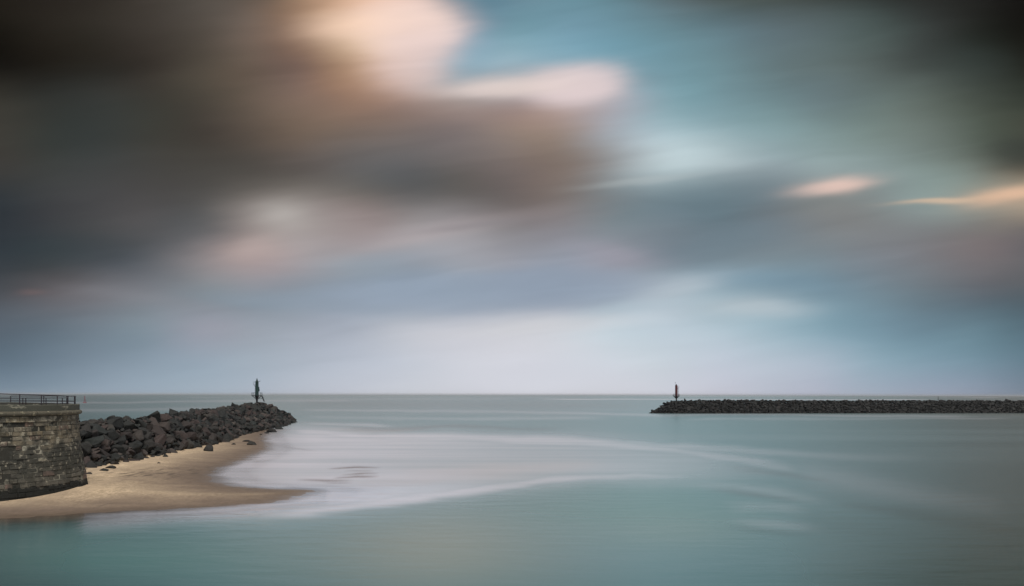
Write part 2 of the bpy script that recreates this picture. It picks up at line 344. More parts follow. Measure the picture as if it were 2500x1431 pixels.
strokes = [([(690, 1034), (850, 1036), (1000, 1040)], 5, .35), ([(660, 1050), (850, 1062), (1100, 1068), (1400, 1080), (1650, 1102), (1850, 1130), (2000, 1160)], [9, 12, 13, 14, 13, 12, 12], [.7, .75, .62, .55, .42, .25, .06]),
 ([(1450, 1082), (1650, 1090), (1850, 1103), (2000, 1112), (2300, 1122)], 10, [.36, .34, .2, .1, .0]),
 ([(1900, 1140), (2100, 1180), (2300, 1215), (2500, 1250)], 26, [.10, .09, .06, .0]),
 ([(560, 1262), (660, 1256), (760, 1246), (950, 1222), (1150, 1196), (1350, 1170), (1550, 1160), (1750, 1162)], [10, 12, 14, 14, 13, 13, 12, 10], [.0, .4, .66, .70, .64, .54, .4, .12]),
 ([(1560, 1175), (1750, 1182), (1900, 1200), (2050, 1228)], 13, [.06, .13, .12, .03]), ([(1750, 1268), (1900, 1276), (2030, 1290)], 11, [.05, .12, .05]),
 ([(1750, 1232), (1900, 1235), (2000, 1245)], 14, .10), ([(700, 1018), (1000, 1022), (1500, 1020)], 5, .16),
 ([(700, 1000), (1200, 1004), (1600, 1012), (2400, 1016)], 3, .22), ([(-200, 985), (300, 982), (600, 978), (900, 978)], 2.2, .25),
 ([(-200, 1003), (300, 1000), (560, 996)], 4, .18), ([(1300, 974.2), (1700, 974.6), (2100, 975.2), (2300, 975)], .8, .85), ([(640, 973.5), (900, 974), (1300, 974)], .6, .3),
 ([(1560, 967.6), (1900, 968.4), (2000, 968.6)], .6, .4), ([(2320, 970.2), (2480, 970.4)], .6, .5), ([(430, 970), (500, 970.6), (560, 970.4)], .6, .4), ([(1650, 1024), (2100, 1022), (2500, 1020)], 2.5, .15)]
for s_ in strokes: foam_sheen = np.maximum(foam_sheen, stroke(*s_))
dark = 0.55 * np.clip((xs - 1900) / 700, 0, 1) * np.clip((ys - 1000) / 120, 0, 1) + 0.5 * np.clip((xs - 1900) / 500, 0, 1) * np.clip((ys - 1250) / 150, 0, 1)  # broad cloud shade towards right and lower right, painted as darker water
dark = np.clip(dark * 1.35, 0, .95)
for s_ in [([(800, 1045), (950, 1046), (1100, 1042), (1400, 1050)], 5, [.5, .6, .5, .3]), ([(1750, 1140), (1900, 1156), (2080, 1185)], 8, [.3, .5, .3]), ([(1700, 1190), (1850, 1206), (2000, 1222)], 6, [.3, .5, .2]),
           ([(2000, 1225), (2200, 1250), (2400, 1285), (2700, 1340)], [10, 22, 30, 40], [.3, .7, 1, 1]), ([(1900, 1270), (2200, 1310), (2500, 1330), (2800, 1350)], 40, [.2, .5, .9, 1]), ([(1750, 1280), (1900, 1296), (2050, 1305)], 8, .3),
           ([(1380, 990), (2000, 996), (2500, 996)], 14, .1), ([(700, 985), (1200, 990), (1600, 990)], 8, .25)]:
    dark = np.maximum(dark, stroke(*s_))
body_light = np.clip(1.2 - ((xs - 1080) / 1150) ** 2, 0.0, 1) * np.clip(1.2 - np.maximum(ys - 1200, 0) / 420, .3, 1) * np.clip(.55 + np.clip((xs + 50) / 700, 0, 1) * .6, 0, 1)  # cloud shade at right, bastion shade at left, painted into the water colour
body_light = np.where(Pn[:, 1] < 45, .3, body_light)
silt = 0.75 * np.exp(-((xs - 1080) / 260) ** 2 - ((ys - 1330) / 110) ** 2) + 0.3 * np.exp(-((xs - 1650) / 200) ** 2 - ((ys - 1290) / 50) ** 2) \
     + stroke([(950, 1160), (1200, 1148), (1500, 1130)], [14, 20, 12], [.4, .9, .3]) + stroke([(700, 1210), (900, 1190), (1100, 1172)], [10, 14, 10], [.5, .6, .3]) + stroke([(740, 1046), (900, 1050), (1050, 1046)], 4, .5)
green = np.exp(-((xs - 1560) / 300) ** 2 - ((ys - 1235) / 75) ** 2) + 0.8 * np.exp(-((xs - 330) / 330) ** 2 - ((ys - 1350) / 60) ** 2)
bar = np.zeros(len(xs))
yw2 = ys + 2.0 * (vnoise(xs / 45, ys / 4, 15) - .5)
def thin(pts, hw, amp):
    X_ = [p[0] for p in pts]; yc = np.interp(xs, X_, [p[1] for p in pts]); L_ = (X_[-1] - X_[0])
    tt = np.clip((xs - X_[0]) / L_, 0, 1); e = np.where((xs > X_[0]) & (xs < X_[-1]), np.sin(math.pi * tt) ** .7, 0)
    return amp * e * np.exp(-((yw2 - yc) / hw) ** 2)
for s_ in [([(800, 1144), (870, 1140), (930, 1142)], 2.2, 1), ([(838, 1150), (915, 1149)], 1.5, .5), ([(835, 1159), (880, 1156), (925, 1156)], 2.0, .9), ([(815, 1167), (870, 1163), (925, 1163)], 2.2, .9),
           ([(725, 1171), (790, 1173), (860, 1173)], 2.8, .8), ([(790, 1178), (860, 1180)], 1.8, .5), ([(690, 1189), (740, 1194), (785, 1195)], 4, .7), ([(690, 1197), (810, 1205)], 3.4, .5),
           ([(665, 1086), (720, 1094), (770, 1100)], 1.6, .4)]:
    bar = np.maximum(bar, thin(*s_))
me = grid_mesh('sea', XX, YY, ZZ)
for nme, v in (('foam_sheen', foam_sheen), ('dark', dark), ('silt', np.clip(silt, 0, 1)), ('green', np.clip(green, 0, 1)), ('bar', bar), ('body_light', body_light), ('offshore', np.clip(out, -5, 400))):
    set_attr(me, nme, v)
m_sea = bpy.data.materials.new('sea_water'); m_sea.use_nodes = True; m_sea.node_tree.nodes.clear(); t = NT(m_sea.node_tree)
pos = t.n.new('ShaderNodeNewGeometry').outputs['Position']
x_, y_, z_ = t.sep(pos)
wv = t.xyz(t.math('MULTIPLY', x_, 0.12), y_, 0.0)
na = t.noise(wv, 0.14, 5, 0.6); nb_ = t.noise(t.xyz(t.math('MULTIPLY', x_, 0.10), t.math('MULTIPLY', y_, 0.25), 5.0), 0.05, 5, 0.6)
nc_ = t.noise(t.xyz(t.math('MULTIPLY', x_, 0.002), t.math('MULTIPLY', y_, 0.012), 9.0), 1.0, 5, 0.6)
foam_sheen_a = t.attr('foam_sheen')[2]
streak = t.math('ADD', t.math('MULTIPLY', na, 0.5), t.math('MULTIPLY', nb_, 0.5))
fo = t.math('MULTIPLY', foam_sheen_a, t.smooth(streak, 0.32, 0.68, 0.92, 1.42), clamp=True)
body = t.mix(t.attr('body_light')[2], t.mix(nb_, (0.018, 0.058, 0.065, 1), (0.030, 0.078, 0.088, 1)), t.mix(nb_, (0.080, 0.215, 0.245, 1), (0.130, 0.275, 0.315, 1)))
body = t.mix(t.math('MULTIPLY', t.attr('green')[2], 0.8), body, (0.070, 0.235, 0.225, 1))
body = t.mix(t.smooth(nc_, 0.45, 0.65, 0.0, 0.35), body, (0.17, 0.27, 0.31, 1))
body = t.mix(t.math('MULTIPLY', t.attr('silt')[2], .75), body, (0.30, 0.32, 0.265, 1))
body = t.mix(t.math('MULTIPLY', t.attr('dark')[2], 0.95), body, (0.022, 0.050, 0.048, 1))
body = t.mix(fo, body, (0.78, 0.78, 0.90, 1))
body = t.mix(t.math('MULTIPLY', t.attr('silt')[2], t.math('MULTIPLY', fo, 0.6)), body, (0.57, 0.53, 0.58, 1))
body = t.mix(t.attr('bar')[2], body, (0.15, 0.095, 0.078, 1))
off = t.attr('offshore')[2]
opac = t.math('MAXIMUM', t.smooth(off, -0.2, 7.5, 0.0, 1.0), t.math('MULTIPLY', fo, t.smooth(off, 0.0, 2.8, 0.0, 0.95)))
dif = t.n.new('ShaderNodeBsdfDiffuse'); t.l.new(body, dif.inputs[0])
tr = t.n.new('ShaderNodeBsdfTransparent')
m1 = t.n.new('ShaderNodeMixShader'); t.l.new(opac, m1.inputs[0]); t.l.new(tr.outputs[0], m1.inputs[1]); t.l.new(dif.outputs[0], m1.inputs[2])
gl = t.n.new('ShaderNodeBsdfGlossy'); gl.inputs['Color'].default_value = (1, 1, 1, 1)
t.l.new(t.math('MAXIMUM', t.smooth(off, 3.0, 30.0, 0.07, 0.27), t.smooth(y_, 92.0, 108.0, 0.0, 0.25)), gl.inputs['Roughness'])
bn = t.n.new('ShaderNodeBump'); bn.inputs['Distance'].default_value = 0.25; bn.inputs['Strength'].default_value = 0.35
t.l.new(t.noise(t.xyz(t.math('MULTIPLY', x_, 0.35), y_, 0.0), 0.5, 4, 0.55), bn.inputs['Height'])
t.l.new(bn.outputs[0], gl.inputs['Normal'])
fr = t.n.new('ShaderNodeFresnel'); fr.inputs[0].default_value = 1.33
ff = t.math('MINIMUM', t.math('MULTIPLY', fr.outputs[0], t.smooth(off, 3.0, 11.0, 2.2, 1.0)), t.math('ADD', t.smooth(off, 3.0, 14.0, 0.62, 0.50), t.smooth(y_, 200.0, 700.0, 0.0, 0.16)))
m2 = t.n.new('ShaderNodeMixShader'); t.l.new(ff, m2.inputs[0]); t.l.new(m1.outputs[0], m2.inputs[1]); t.l.new(gl.outputs[0], m2.inputs[2])
mo = t.n.new('ShaderNodeOutputMaterial'); t.l.new(m2.outputs[0], mo.inputs[0])
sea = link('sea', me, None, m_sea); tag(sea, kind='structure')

# ------------------------------------------------------------------ rocks
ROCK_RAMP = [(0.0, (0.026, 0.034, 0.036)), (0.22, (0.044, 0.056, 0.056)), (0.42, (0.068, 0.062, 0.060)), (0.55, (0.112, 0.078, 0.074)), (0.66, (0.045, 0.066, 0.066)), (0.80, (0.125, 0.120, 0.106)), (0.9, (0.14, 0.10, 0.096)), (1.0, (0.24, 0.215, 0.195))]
def rock_mat(name, src, mult=1.0, tint=(1, 1, 1)):
    m, t, bs = principled(name, 0.75)
    pos = t.n.new('ShaderNodeNewGeometry').outputs['Position']
    if src == 'object': rnd = t.n.new('ShaderNodeObjectInfo').outputs['Random']
    else: rnd = t.attr('rnd')[2]
    c = t.ramp(rnd, [(p, tuple(q * mult * k for q, k in zip(cc, tint))) for p, cc in ROCK_RAMP], 'LINEAR')
    n = t.noise(pos, 1.4, 5, 0.65); f = t.noise(pos, 6.0, 4, 0.7)
    c = t.mix(t.smooth(n, 0.3, 0.7, 0.0, 0.6), c, t.mix(0.5, c, (0.035 * mult, 0.045 * mult, 0.042 * mult, 1)))
    c = t.vm('SCALE', c, sc=t.math('MULTIPLY_ADD', f, 1.0, 0.5))
    c = t.mix(t.smooth(t.noise(pos, 3.1, 3, 0.6), 0.66, 0.76, 0.0, 0.45), c, (0.17 * mult, 0.165 * mult, 0.13 * mult, 1))
    z = t.sep(pos)[2]
    wetf = t.smooth(t.math('ADD', z, t.math('MULTIPLY', n, 1.2)), 1.2, 2.2, 0.5, 1.0)      # tide-wet, weedy foot
    c = t.vm('SCALE', c, sc=wetf)
    t.l.new(c, bs.inputs['Base Color'])
    bump(t, bs, t.math('MULTIPLY_ADD', f, 0.4, n), 0.18, 0.9)
    return m
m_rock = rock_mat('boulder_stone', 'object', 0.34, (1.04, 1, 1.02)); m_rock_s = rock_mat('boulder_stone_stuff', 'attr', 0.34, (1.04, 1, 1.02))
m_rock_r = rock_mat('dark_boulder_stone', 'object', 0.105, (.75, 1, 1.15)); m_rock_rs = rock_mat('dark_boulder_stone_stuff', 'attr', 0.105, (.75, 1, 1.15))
m_core, t_, b_ = principled('rubble_core', 0.95, (0.012, 0.013, 0.013))

def make_rock(seed, pts=15, bev=0.05, squash=(1, .8, .65)):
    """quarried block: hull of scattered points with knocked-off edges"""
    rr = random.Random(seed)
    bm = bmesh.new()
    for _ in range(pts):
        v = Vector((rr.gauss(0, 1), rr.gauss(0, 1), rr.gauss(0, 1))).normalized()
        m_ = max(abs(v.x), abs(v.y), abs(v.z)); v = v.lerp(v / m_, 0.45) * rr.uniform(.88, 1.0)
        bm.verts.new((v.x * squash[0], v.y * squash[1], v.z * squash[2]))
    r_ = bmesh.ops.convex_hull(bm, input=bm.verts)
    bmesh.ops.delete(bm, geom=list({e for e in r_['geom_interior'] + r_['geom_unused'] if isinstance(e, bmesh.types.BMVert)}), context='VERTS')
    bmesh.ops.dissolve_limit(bm, angle_limit=R(16), verts=bm.verts, edges=bm.edges)
    if bev: bmesh.ops.bevel(bm, geom=list(bm.edges), offset=bev, segments=1, affect='EDGES', clamp_overlap=True)
    bmesh.ops.recalc_face_normals(bm, faces=bm.faces)
    me = bpy.data.meshes.new('boulder'); bm.to_mesh(me); bm.free()
    return me
def rock_set(n, sub, mat, off):
    out_ = []
    for i in range(n):
        me = make_rock(off + i, 12 + i % 7, 0.055, (1.1, random.uniform(.65, .95), random.uniform(.5, .8)))
        me.materials.append(mat); out_.append(me)
    return out_

def build_breakwater(name, label, stations, size_f, n_parts, mats, seed, spacing_f, inset=1.1):
    """stations: (crest xyz, front toe xy, back toe xy)"""
    root = empty(name, (stations[0][0][0], stations[0][0][1], 0)); org = Vector(root.location)
    tag(root, label, 'breakwater')
    # resample
    L = len(stations)
    cr = catmull([s[0] for s in stations], 10); fr_ = catmull([(s[1][0], s[1][1], -0.8) for s in stations], 10); bk = catmull([(s[2][0], s[2][1], -0.8) for s in stations], 10)
    V, Fc = [], []
    n = len(cr)
    for i in range(n):
        c = Vector(cr[i]); c.z = max(c.z - inset, -0.6)
        f_ = fr_[i].lerp(Vector((cr[i].x, cr[i].y, -0.8)), 0.10); b2 = bk[i].lerp(Vector((cr[i].x, cr[i].y, -0.8)), 0.10)
        for p in (f_ + Vector((0, 0, -.8)), c.lerp(f_, 0.12) if False else c, b2 + Vector((0, 0, -.8))): V.append(p - org)
    for i in range(n - 1):
        a_ = i * 3; b_ = a_ + 3
        Fc += [(a_, b_, b_ + 1, a_ + 1), (a_ + 1, b_ + 1, b_ + 2, a_ + 2)]
    core = link('rubble_core', me_from('rubble_core', V, Fc), root, m_core)
    rr = random.Random(seed)
    # scatter by dart throwing on the sloped faces
    arr = []
    grid = {}
    def try_add(p, r, fr__):
        k = (int(p.x // 3), int(p.y // 3), int(p.z // 3))
        for ix in range(-1, 2):
            for iy in range(-1, 2):
                for iz in range(-1, 2):
                    for (q, rq) in grid.get((k[0] + ix, k[1] + iy, k[2] + iz), ()):
                        if (q - p).length < (r + rq) * spacing_f: return
        grid.setdefault(k, []).append((p, r)); arr.append((p, r, fr__))
    segs = []
    for i in range(n - 1):
        for side in (0, 1):
            toe = fr_ if side == 0 else bk
            A = (cr[i] - toe[i]).length; w_ = (cr[i + 1] - cr[i]).length * (A + 2.0)
            segs.append((w_ * (1.0 if side == 0 else 0.45), i, side))
    tot = sum(s[0] for s in segs); cum = np.cumsum([s[0] for s in segs]) / tot
    tries = int(tot * 5.0)
    for k in range(tries):
        j = int(np.searchsorted(cum, rr.random())); _, i, side = segs[min(j, len(segs) - 1)]
        toe = fr_ if side == 0 else bk
        s_ = rr.random(); v = rr.random()
        c = cr[i].lerp(cr[i + 1], s_); tt = toe[i].lerp(toe[i + 1], s_)
        flat = 0.14
        vv = max(0.0, (v - flat) / (1 - flat))
        top = c.lerp(Vector((tt.x, tt.y, c.z)), 0.14)
        p = c.lerp(top, v / flat) if v < flat else top.lerp(tt, vv)
        lo, hi = size_f
        ph = k / tries
        r = (hi if ph < .06 else (0.45 * (lo + hi) if ph < .35 else lo)) * rr.uniform(.8, 1.15)
        r = min(r, 0.35 + max(p.z + 0.8, 0.2) * 0.6 + 0.5)
        try_add(p + Vector((0, 0, rr.uniform(-.5, .1) * r + (0.55 if v < .3 else .2) * mnoise.noise(Vector((p.x * .16, p.y * .16, seed))))), r, side)
    camv = Vector((0, 0, H))
    order = sorted(range(len(arr)), key=lambda q: -(arr[q][1] / (arr[q][0] - camv).length) * (1 if arr[q][2] == 0 else 0.3))
    parts = set(order[:n_parts])
    meshes = rock_set(22, 2, mats[0], seed * 100)
    stuffV, stuffF, stuffR = [], [], []
    low = []
    for i in range(10):
        me = make_rock(seed * 100 + 50 + i, 11, 0, (1.1, .8, .7))
        low.append((np.array([v.co[:] for v in me.vertices]), [tuple(p.vertices) for p in me.polygons])); bpy.data.meshes.remove(me)
    hiv = [(np.array([v.co[:] for v in me.vertices]), [tuple(p.vertices) for p in me.polygons]) for me in meshes]
    base = 0
    for q, (p, r, side) in enumerate(arr):
        tdir = 0
        rot = Euler((rr.gauss(0, .45), rr.gauss(0, .45), rr.uniform(0, 6.28)))
        sc = r * Vector((rr.uniform(.9, 1.2), rr.uniform(.85, 1.1), rr.uniform(.8, 1.1)))
        if q in parts:
            o = link('boulder', meshes[rr.randrange(len(meshes))], root); o.location = p - org; o.rotation_euler = rot; o.scale = sc
        else:
            vv, ff = (hiv if side == 0 else low)[rr.randrange(10)]
            M = np.array(rot.to_matrix()) @ np.diag(sc)
            stuffV.append(vv @ M.T + np.array(p - org)); stuffF += [tuple(base + k for k in f) for f in ff]
            stuffR.append(np.full(len(vv), rr.random())); base += len(vv)
    me = me_from('boulders', np.vstack(stuffV), stuffF); set_attr(me, 'rnd', np.concatenate(stuffR)); me.materials.append(mats[1])
    o = link('boulder_pile', me, root); tag(o, kind='stuff')
    print(name, len(arr), 'rocks')
    return root

lst = [((-71, 104, 7.1), (-61.8, 105)), ((-71.5, 125, 7.1), (-62.6, 127)), ((-72, 160, 7.1), (-65, 155)), ((-78, 190, 7.3), (-69.5, 190)), ((-86, 225, 7.2), (-77.5, 228)),
       ((-92.0, 258, 7.4), (-82, 263)), ((-93.6, 276, 8.0), (-83.6, 280)), ((-94, 285, 8.3), (-84.5, 290)), ((-94.3, 293, 7.8), (-86, 300)), ((-95, 307, 6.4), (-89, 314)), ((-94.5, 325, 3.6), (-92, 332)), ((-96, 345, -0.1), (-95.5, 346))]
lst = [((-69, 92, 7.1), (-60, 92))] + lst
st_l = [(c, f_, (2 * c[0] - f_[0] - 2, c[1] + 1)) for c, f_ in lst]
left_bw = build_breakwater('rubble_breakwater', 'left breakwater of brown and grey boulders running from the stone bastion to the green beacon', st_l, (0.6, 1.75), 290, (m_rock, m_rock_s), 3, 0.60)
rst = [((90.0, 508, -0.2), (90.3, 504)), ((96.5, 511, 3.3), (97, 500.5)), ((101.5, 513, 6.0), (103, 499.5)), ((105.5, 515, 7.3), (108, 499.5)), ((111, 518, 7.7), (113, 499.6)), ((125, 520, 7.9), (127, 501)),
       ((200, 531, 7.9), (202, 511.5)), ((280, 542, 7.8), (282, 522.5)), ((357, 553, 7.8), (360, 533)), ((470, 569, 7.8), (473, 549))]
st_r = [(c, f_, (c[0], 2 * c[1] - f_[1] + 1)) for c, f_ in rst]
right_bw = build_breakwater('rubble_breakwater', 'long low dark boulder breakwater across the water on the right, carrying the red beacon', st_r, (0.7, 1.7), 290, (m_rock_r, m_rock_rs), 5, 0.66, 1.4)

# rocks lying on the sand and in the shallows
m_rock2 = rock_mat('beach_rock', 'object', 0.4)
def sand_z(x, y): return float(land_z(shore_sd(np.array([[x, y]])), np.array([x]), np.array([y]))[0])
BR = [ # px, py of its foot, half width px, height ratio, label
 (507, 1101, 11, .75, 'squat dark brown rock lying alone on the sand, a step out from the boulders'),
 (612, 1086, 12, .45, 'pointed triangular dark rock on the sand near the far end of the beach'),
 (600, 1078, 12, .18, 'flat thin dark slab on the sand just behind the pointed triangular rock'),
 (569, 1085, 6, .3, 'very small flat dark rock on the sand left of the pointed triangular rock'),
 (402, 1115, 6, .5, 'small black rock at the foot of the left boulders, near the middle of the beach'),
 (268, 1143, 12, .3, 'dark flat rock on the sand near the bastion, right one of two'),
 (250, 1149, 11, .28, 'flat pale edged rock on the sand near the bastion, left one of two'),
 (214, 1157, 8, .3, 'small grey rock on the sand touching the right edge of the bastion'),
 (387, 1131, 4, .4, 'tiny dark stone on the sand below the largest grey foot boulder'),
 (661, 1055, 13, .35, 'low dark rounded rock at the water edge where the beach ends'),
 (649, 1058, 6, .3, 'small black rock just in front of the low rounded rock at the water edge'),
 (680, 1048, 10, .35, 'wet black rock standing in the shallows by the breakwater head'),
 (636, 1061, 4, .3, 'tiny black stone on the wet sand at the far corner of the beach')]
for i, (x, y, hw, hr, lb) in enumerate(BR):
    z = 0.4
    for _ in range(4):
        p = P(x, y, z); z = max(sand_z(p.x, p.y), -0.1)
    p = P(x, y, z); r = hw * p.y / F
    me = make_rock(930 + i, 17, .05, (1, .8, .8)); me.materials.append(m_rock2)
    for v in me.vertices:                      # broad foot, worn top
        k = max(0.0, min(1.0, (v.co.z + .7) / 1.5)) * (0.8 if 'pointed' in lb else 0.42)
        v.co.x *= 1 - k; v.co.y *= 1 - k
    zs = [v.co.z for v in me.vertices]; xs_ = [v.co.x for v in me.vertices]
    o = link('rock', me); o.scale = (r * 2 / (max(xs_) - min(xs_)), r * 2 / (max(xs_) - min(xs_)), hr * r * 2 / (max(zs) - min(zs)) * 1.2)
    o.rotation_euler = (0, 0, [0.1, 0.2, 0, .3, 1, .4, -.2, .2, 0, .1, .5, 0, 1][i])
    o.location = p + Vector((0, r * .6, hr * r * 0.7)); tag(o, lb, 'rock', 'loose rocks at the foot of the left breakwater')

# ------------------------------------------------------------------ bastion
BC = Vector((-62.8, 92.2, 0))
def Rz(z): return float(np.interp(z, [0, 0.5, 1.6, 3, 5, 7, 9.5], [11.12, 11.08, 10.95, 10.7, 10.42, 10.08, 10.0]))
def wall_mat(name, kind):
    m, t, bs = principled(name, 0.9)
    pos = t.n.new('ShaderNodeNewGeometry').outputs['Position']; x, y, z = t.sep(pos)
    n1 = t.noise(pos, 0.45, 5, 0.6); n2 = t.noise(pos, 1.7, 5, 0.65); n3 = t.noise(pos, 9.0, 4, 0.7)
    vs = t.noise(t.xyz(x, y, t.math('MULTIPLY', z, 0.12)), 1.1, 4, 0.6)       # run-off streaks
    rnd = t.n.new('ShaderNodeObjectInfo').outputs['Random']
    if kind == 'stone':
        base = t.ramp(rnd, [(0, (0.19, 0.165, 0.115)), (.3, (0.27, 0.225, 0.15)), (.5, (0.17, 0.16, 0.13)), (.75, (0.30, 0.26, 0.19)), (.92, (0.21, 0.19, 0.15)), (.96, (0.25, 0.145, 0.11)), (1, (0.35, 0.31, 0.24))])
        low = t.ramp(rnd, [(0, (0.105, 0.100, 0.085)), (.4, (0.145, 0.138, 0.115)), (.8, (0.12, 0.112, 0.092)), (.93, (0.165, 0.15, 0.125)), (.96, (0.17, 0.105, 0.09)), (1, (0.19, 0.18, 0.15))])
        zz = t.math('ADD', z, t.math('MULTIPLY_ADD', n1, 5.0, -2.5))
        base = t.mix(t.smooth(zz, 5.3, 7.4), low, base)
        algae = t.math('MULTIPLY', t.smooth(zz, 2.0, 3.8), t.smooth(zz, 6.8, 5.2))
        base = t.mix(t.math('MULTIPLY', algae, t.smooth(n2, .3, .65, .92, .55)), base, (0.030, 0.034, 0.028, 1))
        base = t.mix(t.smooth(vs, 0.52, 0.64, 0, 0.55), base, (0.035, 0.035, 0.030, 1))
        base = t.mix(t.smooth(t.noise(pos, 0.7, 6, 0.75), 0.48, 0.60, 0, 0.8), base, (0.045, 0.045, 0.036, 1))
        base = t.mix(t.smooth(t.math('MULTIPLY_ADD', z, .012, n2), 0.62, 0.72, 0, 0.7), base, (0.46, 0.43, 0.34, 1))
    elif kind == 'cap':
        base = t.mix(n1, (0.065, 0.072, 0.060, 1), (0.12, 0.122, 0.098, 1))
        base = t.mix(t.smooth(t.noise(t.xyz(x, y, t.math('MULTIPLY', z, 2.0)), 0.7, 4, 0.6), 0.58, 0.66, 0, 0.75), base, (0.40, 0.39, 0.31, 1))
    elif kind == 'cordon':
        base = t.mix(n1, (0.09, 0.085, 0.065, 1), (0.17, 0.155, 0.115, 1))
        base = t.mix(t.smooth(n2, 0.55, 0.65, 0, 0.8), base, (0.42, 0.39, 0.27, 1))
        base = t.mix(t.smooth(vs, 0.55, 0.66, 0, 0.6), base, (0.04, 0.04, 0.03, 1))
    else:
        base = t.mix(t.smooth(n1, 0.50, 0.62), (0.03, 0.03, 0.024, 1), (0.40, 0.39, 0.32, 1))
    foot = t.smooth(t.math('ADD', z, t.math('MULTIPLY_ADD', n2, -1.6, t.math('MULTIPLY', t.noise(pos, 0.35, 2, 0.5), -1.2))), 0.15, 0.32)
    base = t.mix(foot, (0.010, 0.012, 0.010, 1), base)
    base = t.vm('SCALE', base, sc=t.math('MULTIPLY_ADD', n3, 1.0, 0.25))
    t.l.new(base, bs.inputs['Base Color'])
    bump(t, bs, t.math('MULTIPLY_ADD', n3, 0.5, n2), 0.08, 0.9)
    return m
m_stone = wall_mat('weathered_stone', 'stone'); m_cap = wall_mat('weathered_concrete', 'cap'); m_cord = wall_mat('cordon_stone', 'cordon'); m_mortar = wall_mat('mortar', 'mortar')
bast = empty('stone_bastion', BC); tag(bast, 'round weathered stone bastion with rolled cordon and black foot beside the beach', 'bastion')
def ring(name, prof, mat, a0=0, a1=360, n=128, parent=bast, jit=0):
    V, Fc = [], []; m_ = len(prof); closed = (a1 - a0) >= 360; nn = n if closed else n + 1
    for i in range(nn):
        a_ = R(a0 + (a1 - a0) * i / n)
        for (r, z) in prof: V.append((math.cos(a_) * r, math.sin(a_) * r, z))
    for i in range(n):
        j = (i + 1) % nn
        for k in range(m_ - 1): Fc.append((i * m_ + k, j * m_ + k, j * m_ + k + 1, i * m_ + k + 1))
    if not closed:
        Fc.append(tuple(range(m_ - 1, -1, -1))); Fc.append(tuple(nn * m_ - m_ + k for k in range(m_)))
    return link(name, me_from(name, V, Fc), parent, mat)
zs_ = [-1.0, 0, 1, 2, 3, 4, 5, 6, 7, 8, 9.5]
ring('wall_core', [(Rz(z) - 0.07, z) for z in zs_], m_mortar)
def block(a0, a1, z0, z1, depth=0.3, jr=0.0, gap=0.010, bev=0.03, tj=0.0):
    """a curved ashlar: front face chamfered, local origin at its centre"""
    am = (a0 + a1) / 2; zm = (z0 + z1) / 2; c = Vector((math.cos(am) * Rz(zm), math.sin(am) * Rz(zm), zm))
    V = []
    ga = gap / 10.5; ba = bev / 10.5
    def pt(a_, z, dr): return Vector((math.cos(a_) * (Rz(z) + dr), math.sin(a_) * (Rz(z) + dr), z)) - c
    cols = [a0 + ga, (a0 + a1) / 2, a1 - ga]
    for z, w_ in ((z0 + gap, 0), (z1 - gap, 0)):
        for a_ in cols: V.append(pt(a_, z, -depth))
    for z in (z0 + gap, z1 - gap):
        for a_ in cols: V.append(pt(a_, z, jr - bev))
    cols2 = [a0 + ga + ba, (a0 + a1) / 2, a1 - ga - ba]
    for z in (z0 + gap + bev, z1 - gap - bev):
        for a_ in cols2: V.append(pt(a_ + random.uniform(-.002, .002), z + random.uniform(-.015, .015), jr + random.uniform(-tj, tj)))
    Fc = []
    for k in range(2):
        Fc += [(12 + k, 13 + k, 16 + k, 15 + k), (6 + k, 7 + k, 13 + k, 12 + k), (15 + k, 16 + k, 10 + k, 9 + k), (0 + k, 1 + k, 7 + k, 6 + k), (9 + k, 10 + k, 4 + k, 3 + k)]
    Fc += [(6, 12, 15, 9), (14, 8, 11, 17), (0, 6, 9, 3), (8, 2, 5, 11)]
    return c, V, Fc
# visible arc (angles about the centre, measured from +X); the camera looks at about -70..+10 degrees
VIS0, VIS1 = -88, 34
z = 8.8; row = 0; nst = 0
heights = [0.50, 0.55, 0.48, 0.52, 0.56, 0.5, 0.46, 0.54, 0.5, 0.52, 0.48, 0.56, 0.5, 0.54, 0.5, 0.52, 0.55, 0.6]
stV, stF = [], []
while z > -0.4 and row < len(heights):
    h = heights[row]; z0 = z - h
    a_ = -180 + random.uniform(0, 4)
    end = a_ + 360
    while a_ < end - 2:
        wd = random.choice([4.2, 5.6, 7.4, 9.4]) * random.uniform(.85, 1.15); a1 = min(a_ + wd, end)
        if end - a1 < 3: a1 = end
        c, V, Fc = block(R(a_), R(a1), z0, z, jr=random.choice((-.08, -.03, 0, .02, .05)) + random.uniform(-.02, .02), gap=random.uniform(.008, .03), bev=random.uniform(.02, .06), tj=0.02)
        mid = (a_ + a1) / 2
        if VIS0 < mid < VIS1 and nst < 292 and z > -0.1:
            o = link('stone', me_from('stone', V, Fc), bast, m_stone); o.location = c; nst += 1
        else:
            b0 = len(stV); stV += [v + c for v in V]; stF += [tuple(b0 + k for k in f) for f in Fc]
        a_ = a1
    z = z0; row += 1
print('wall stones', nst)
o = link('stonework', me_from('stonework', stV, stF), bast, m_stone); tag(o, kind='stuff')
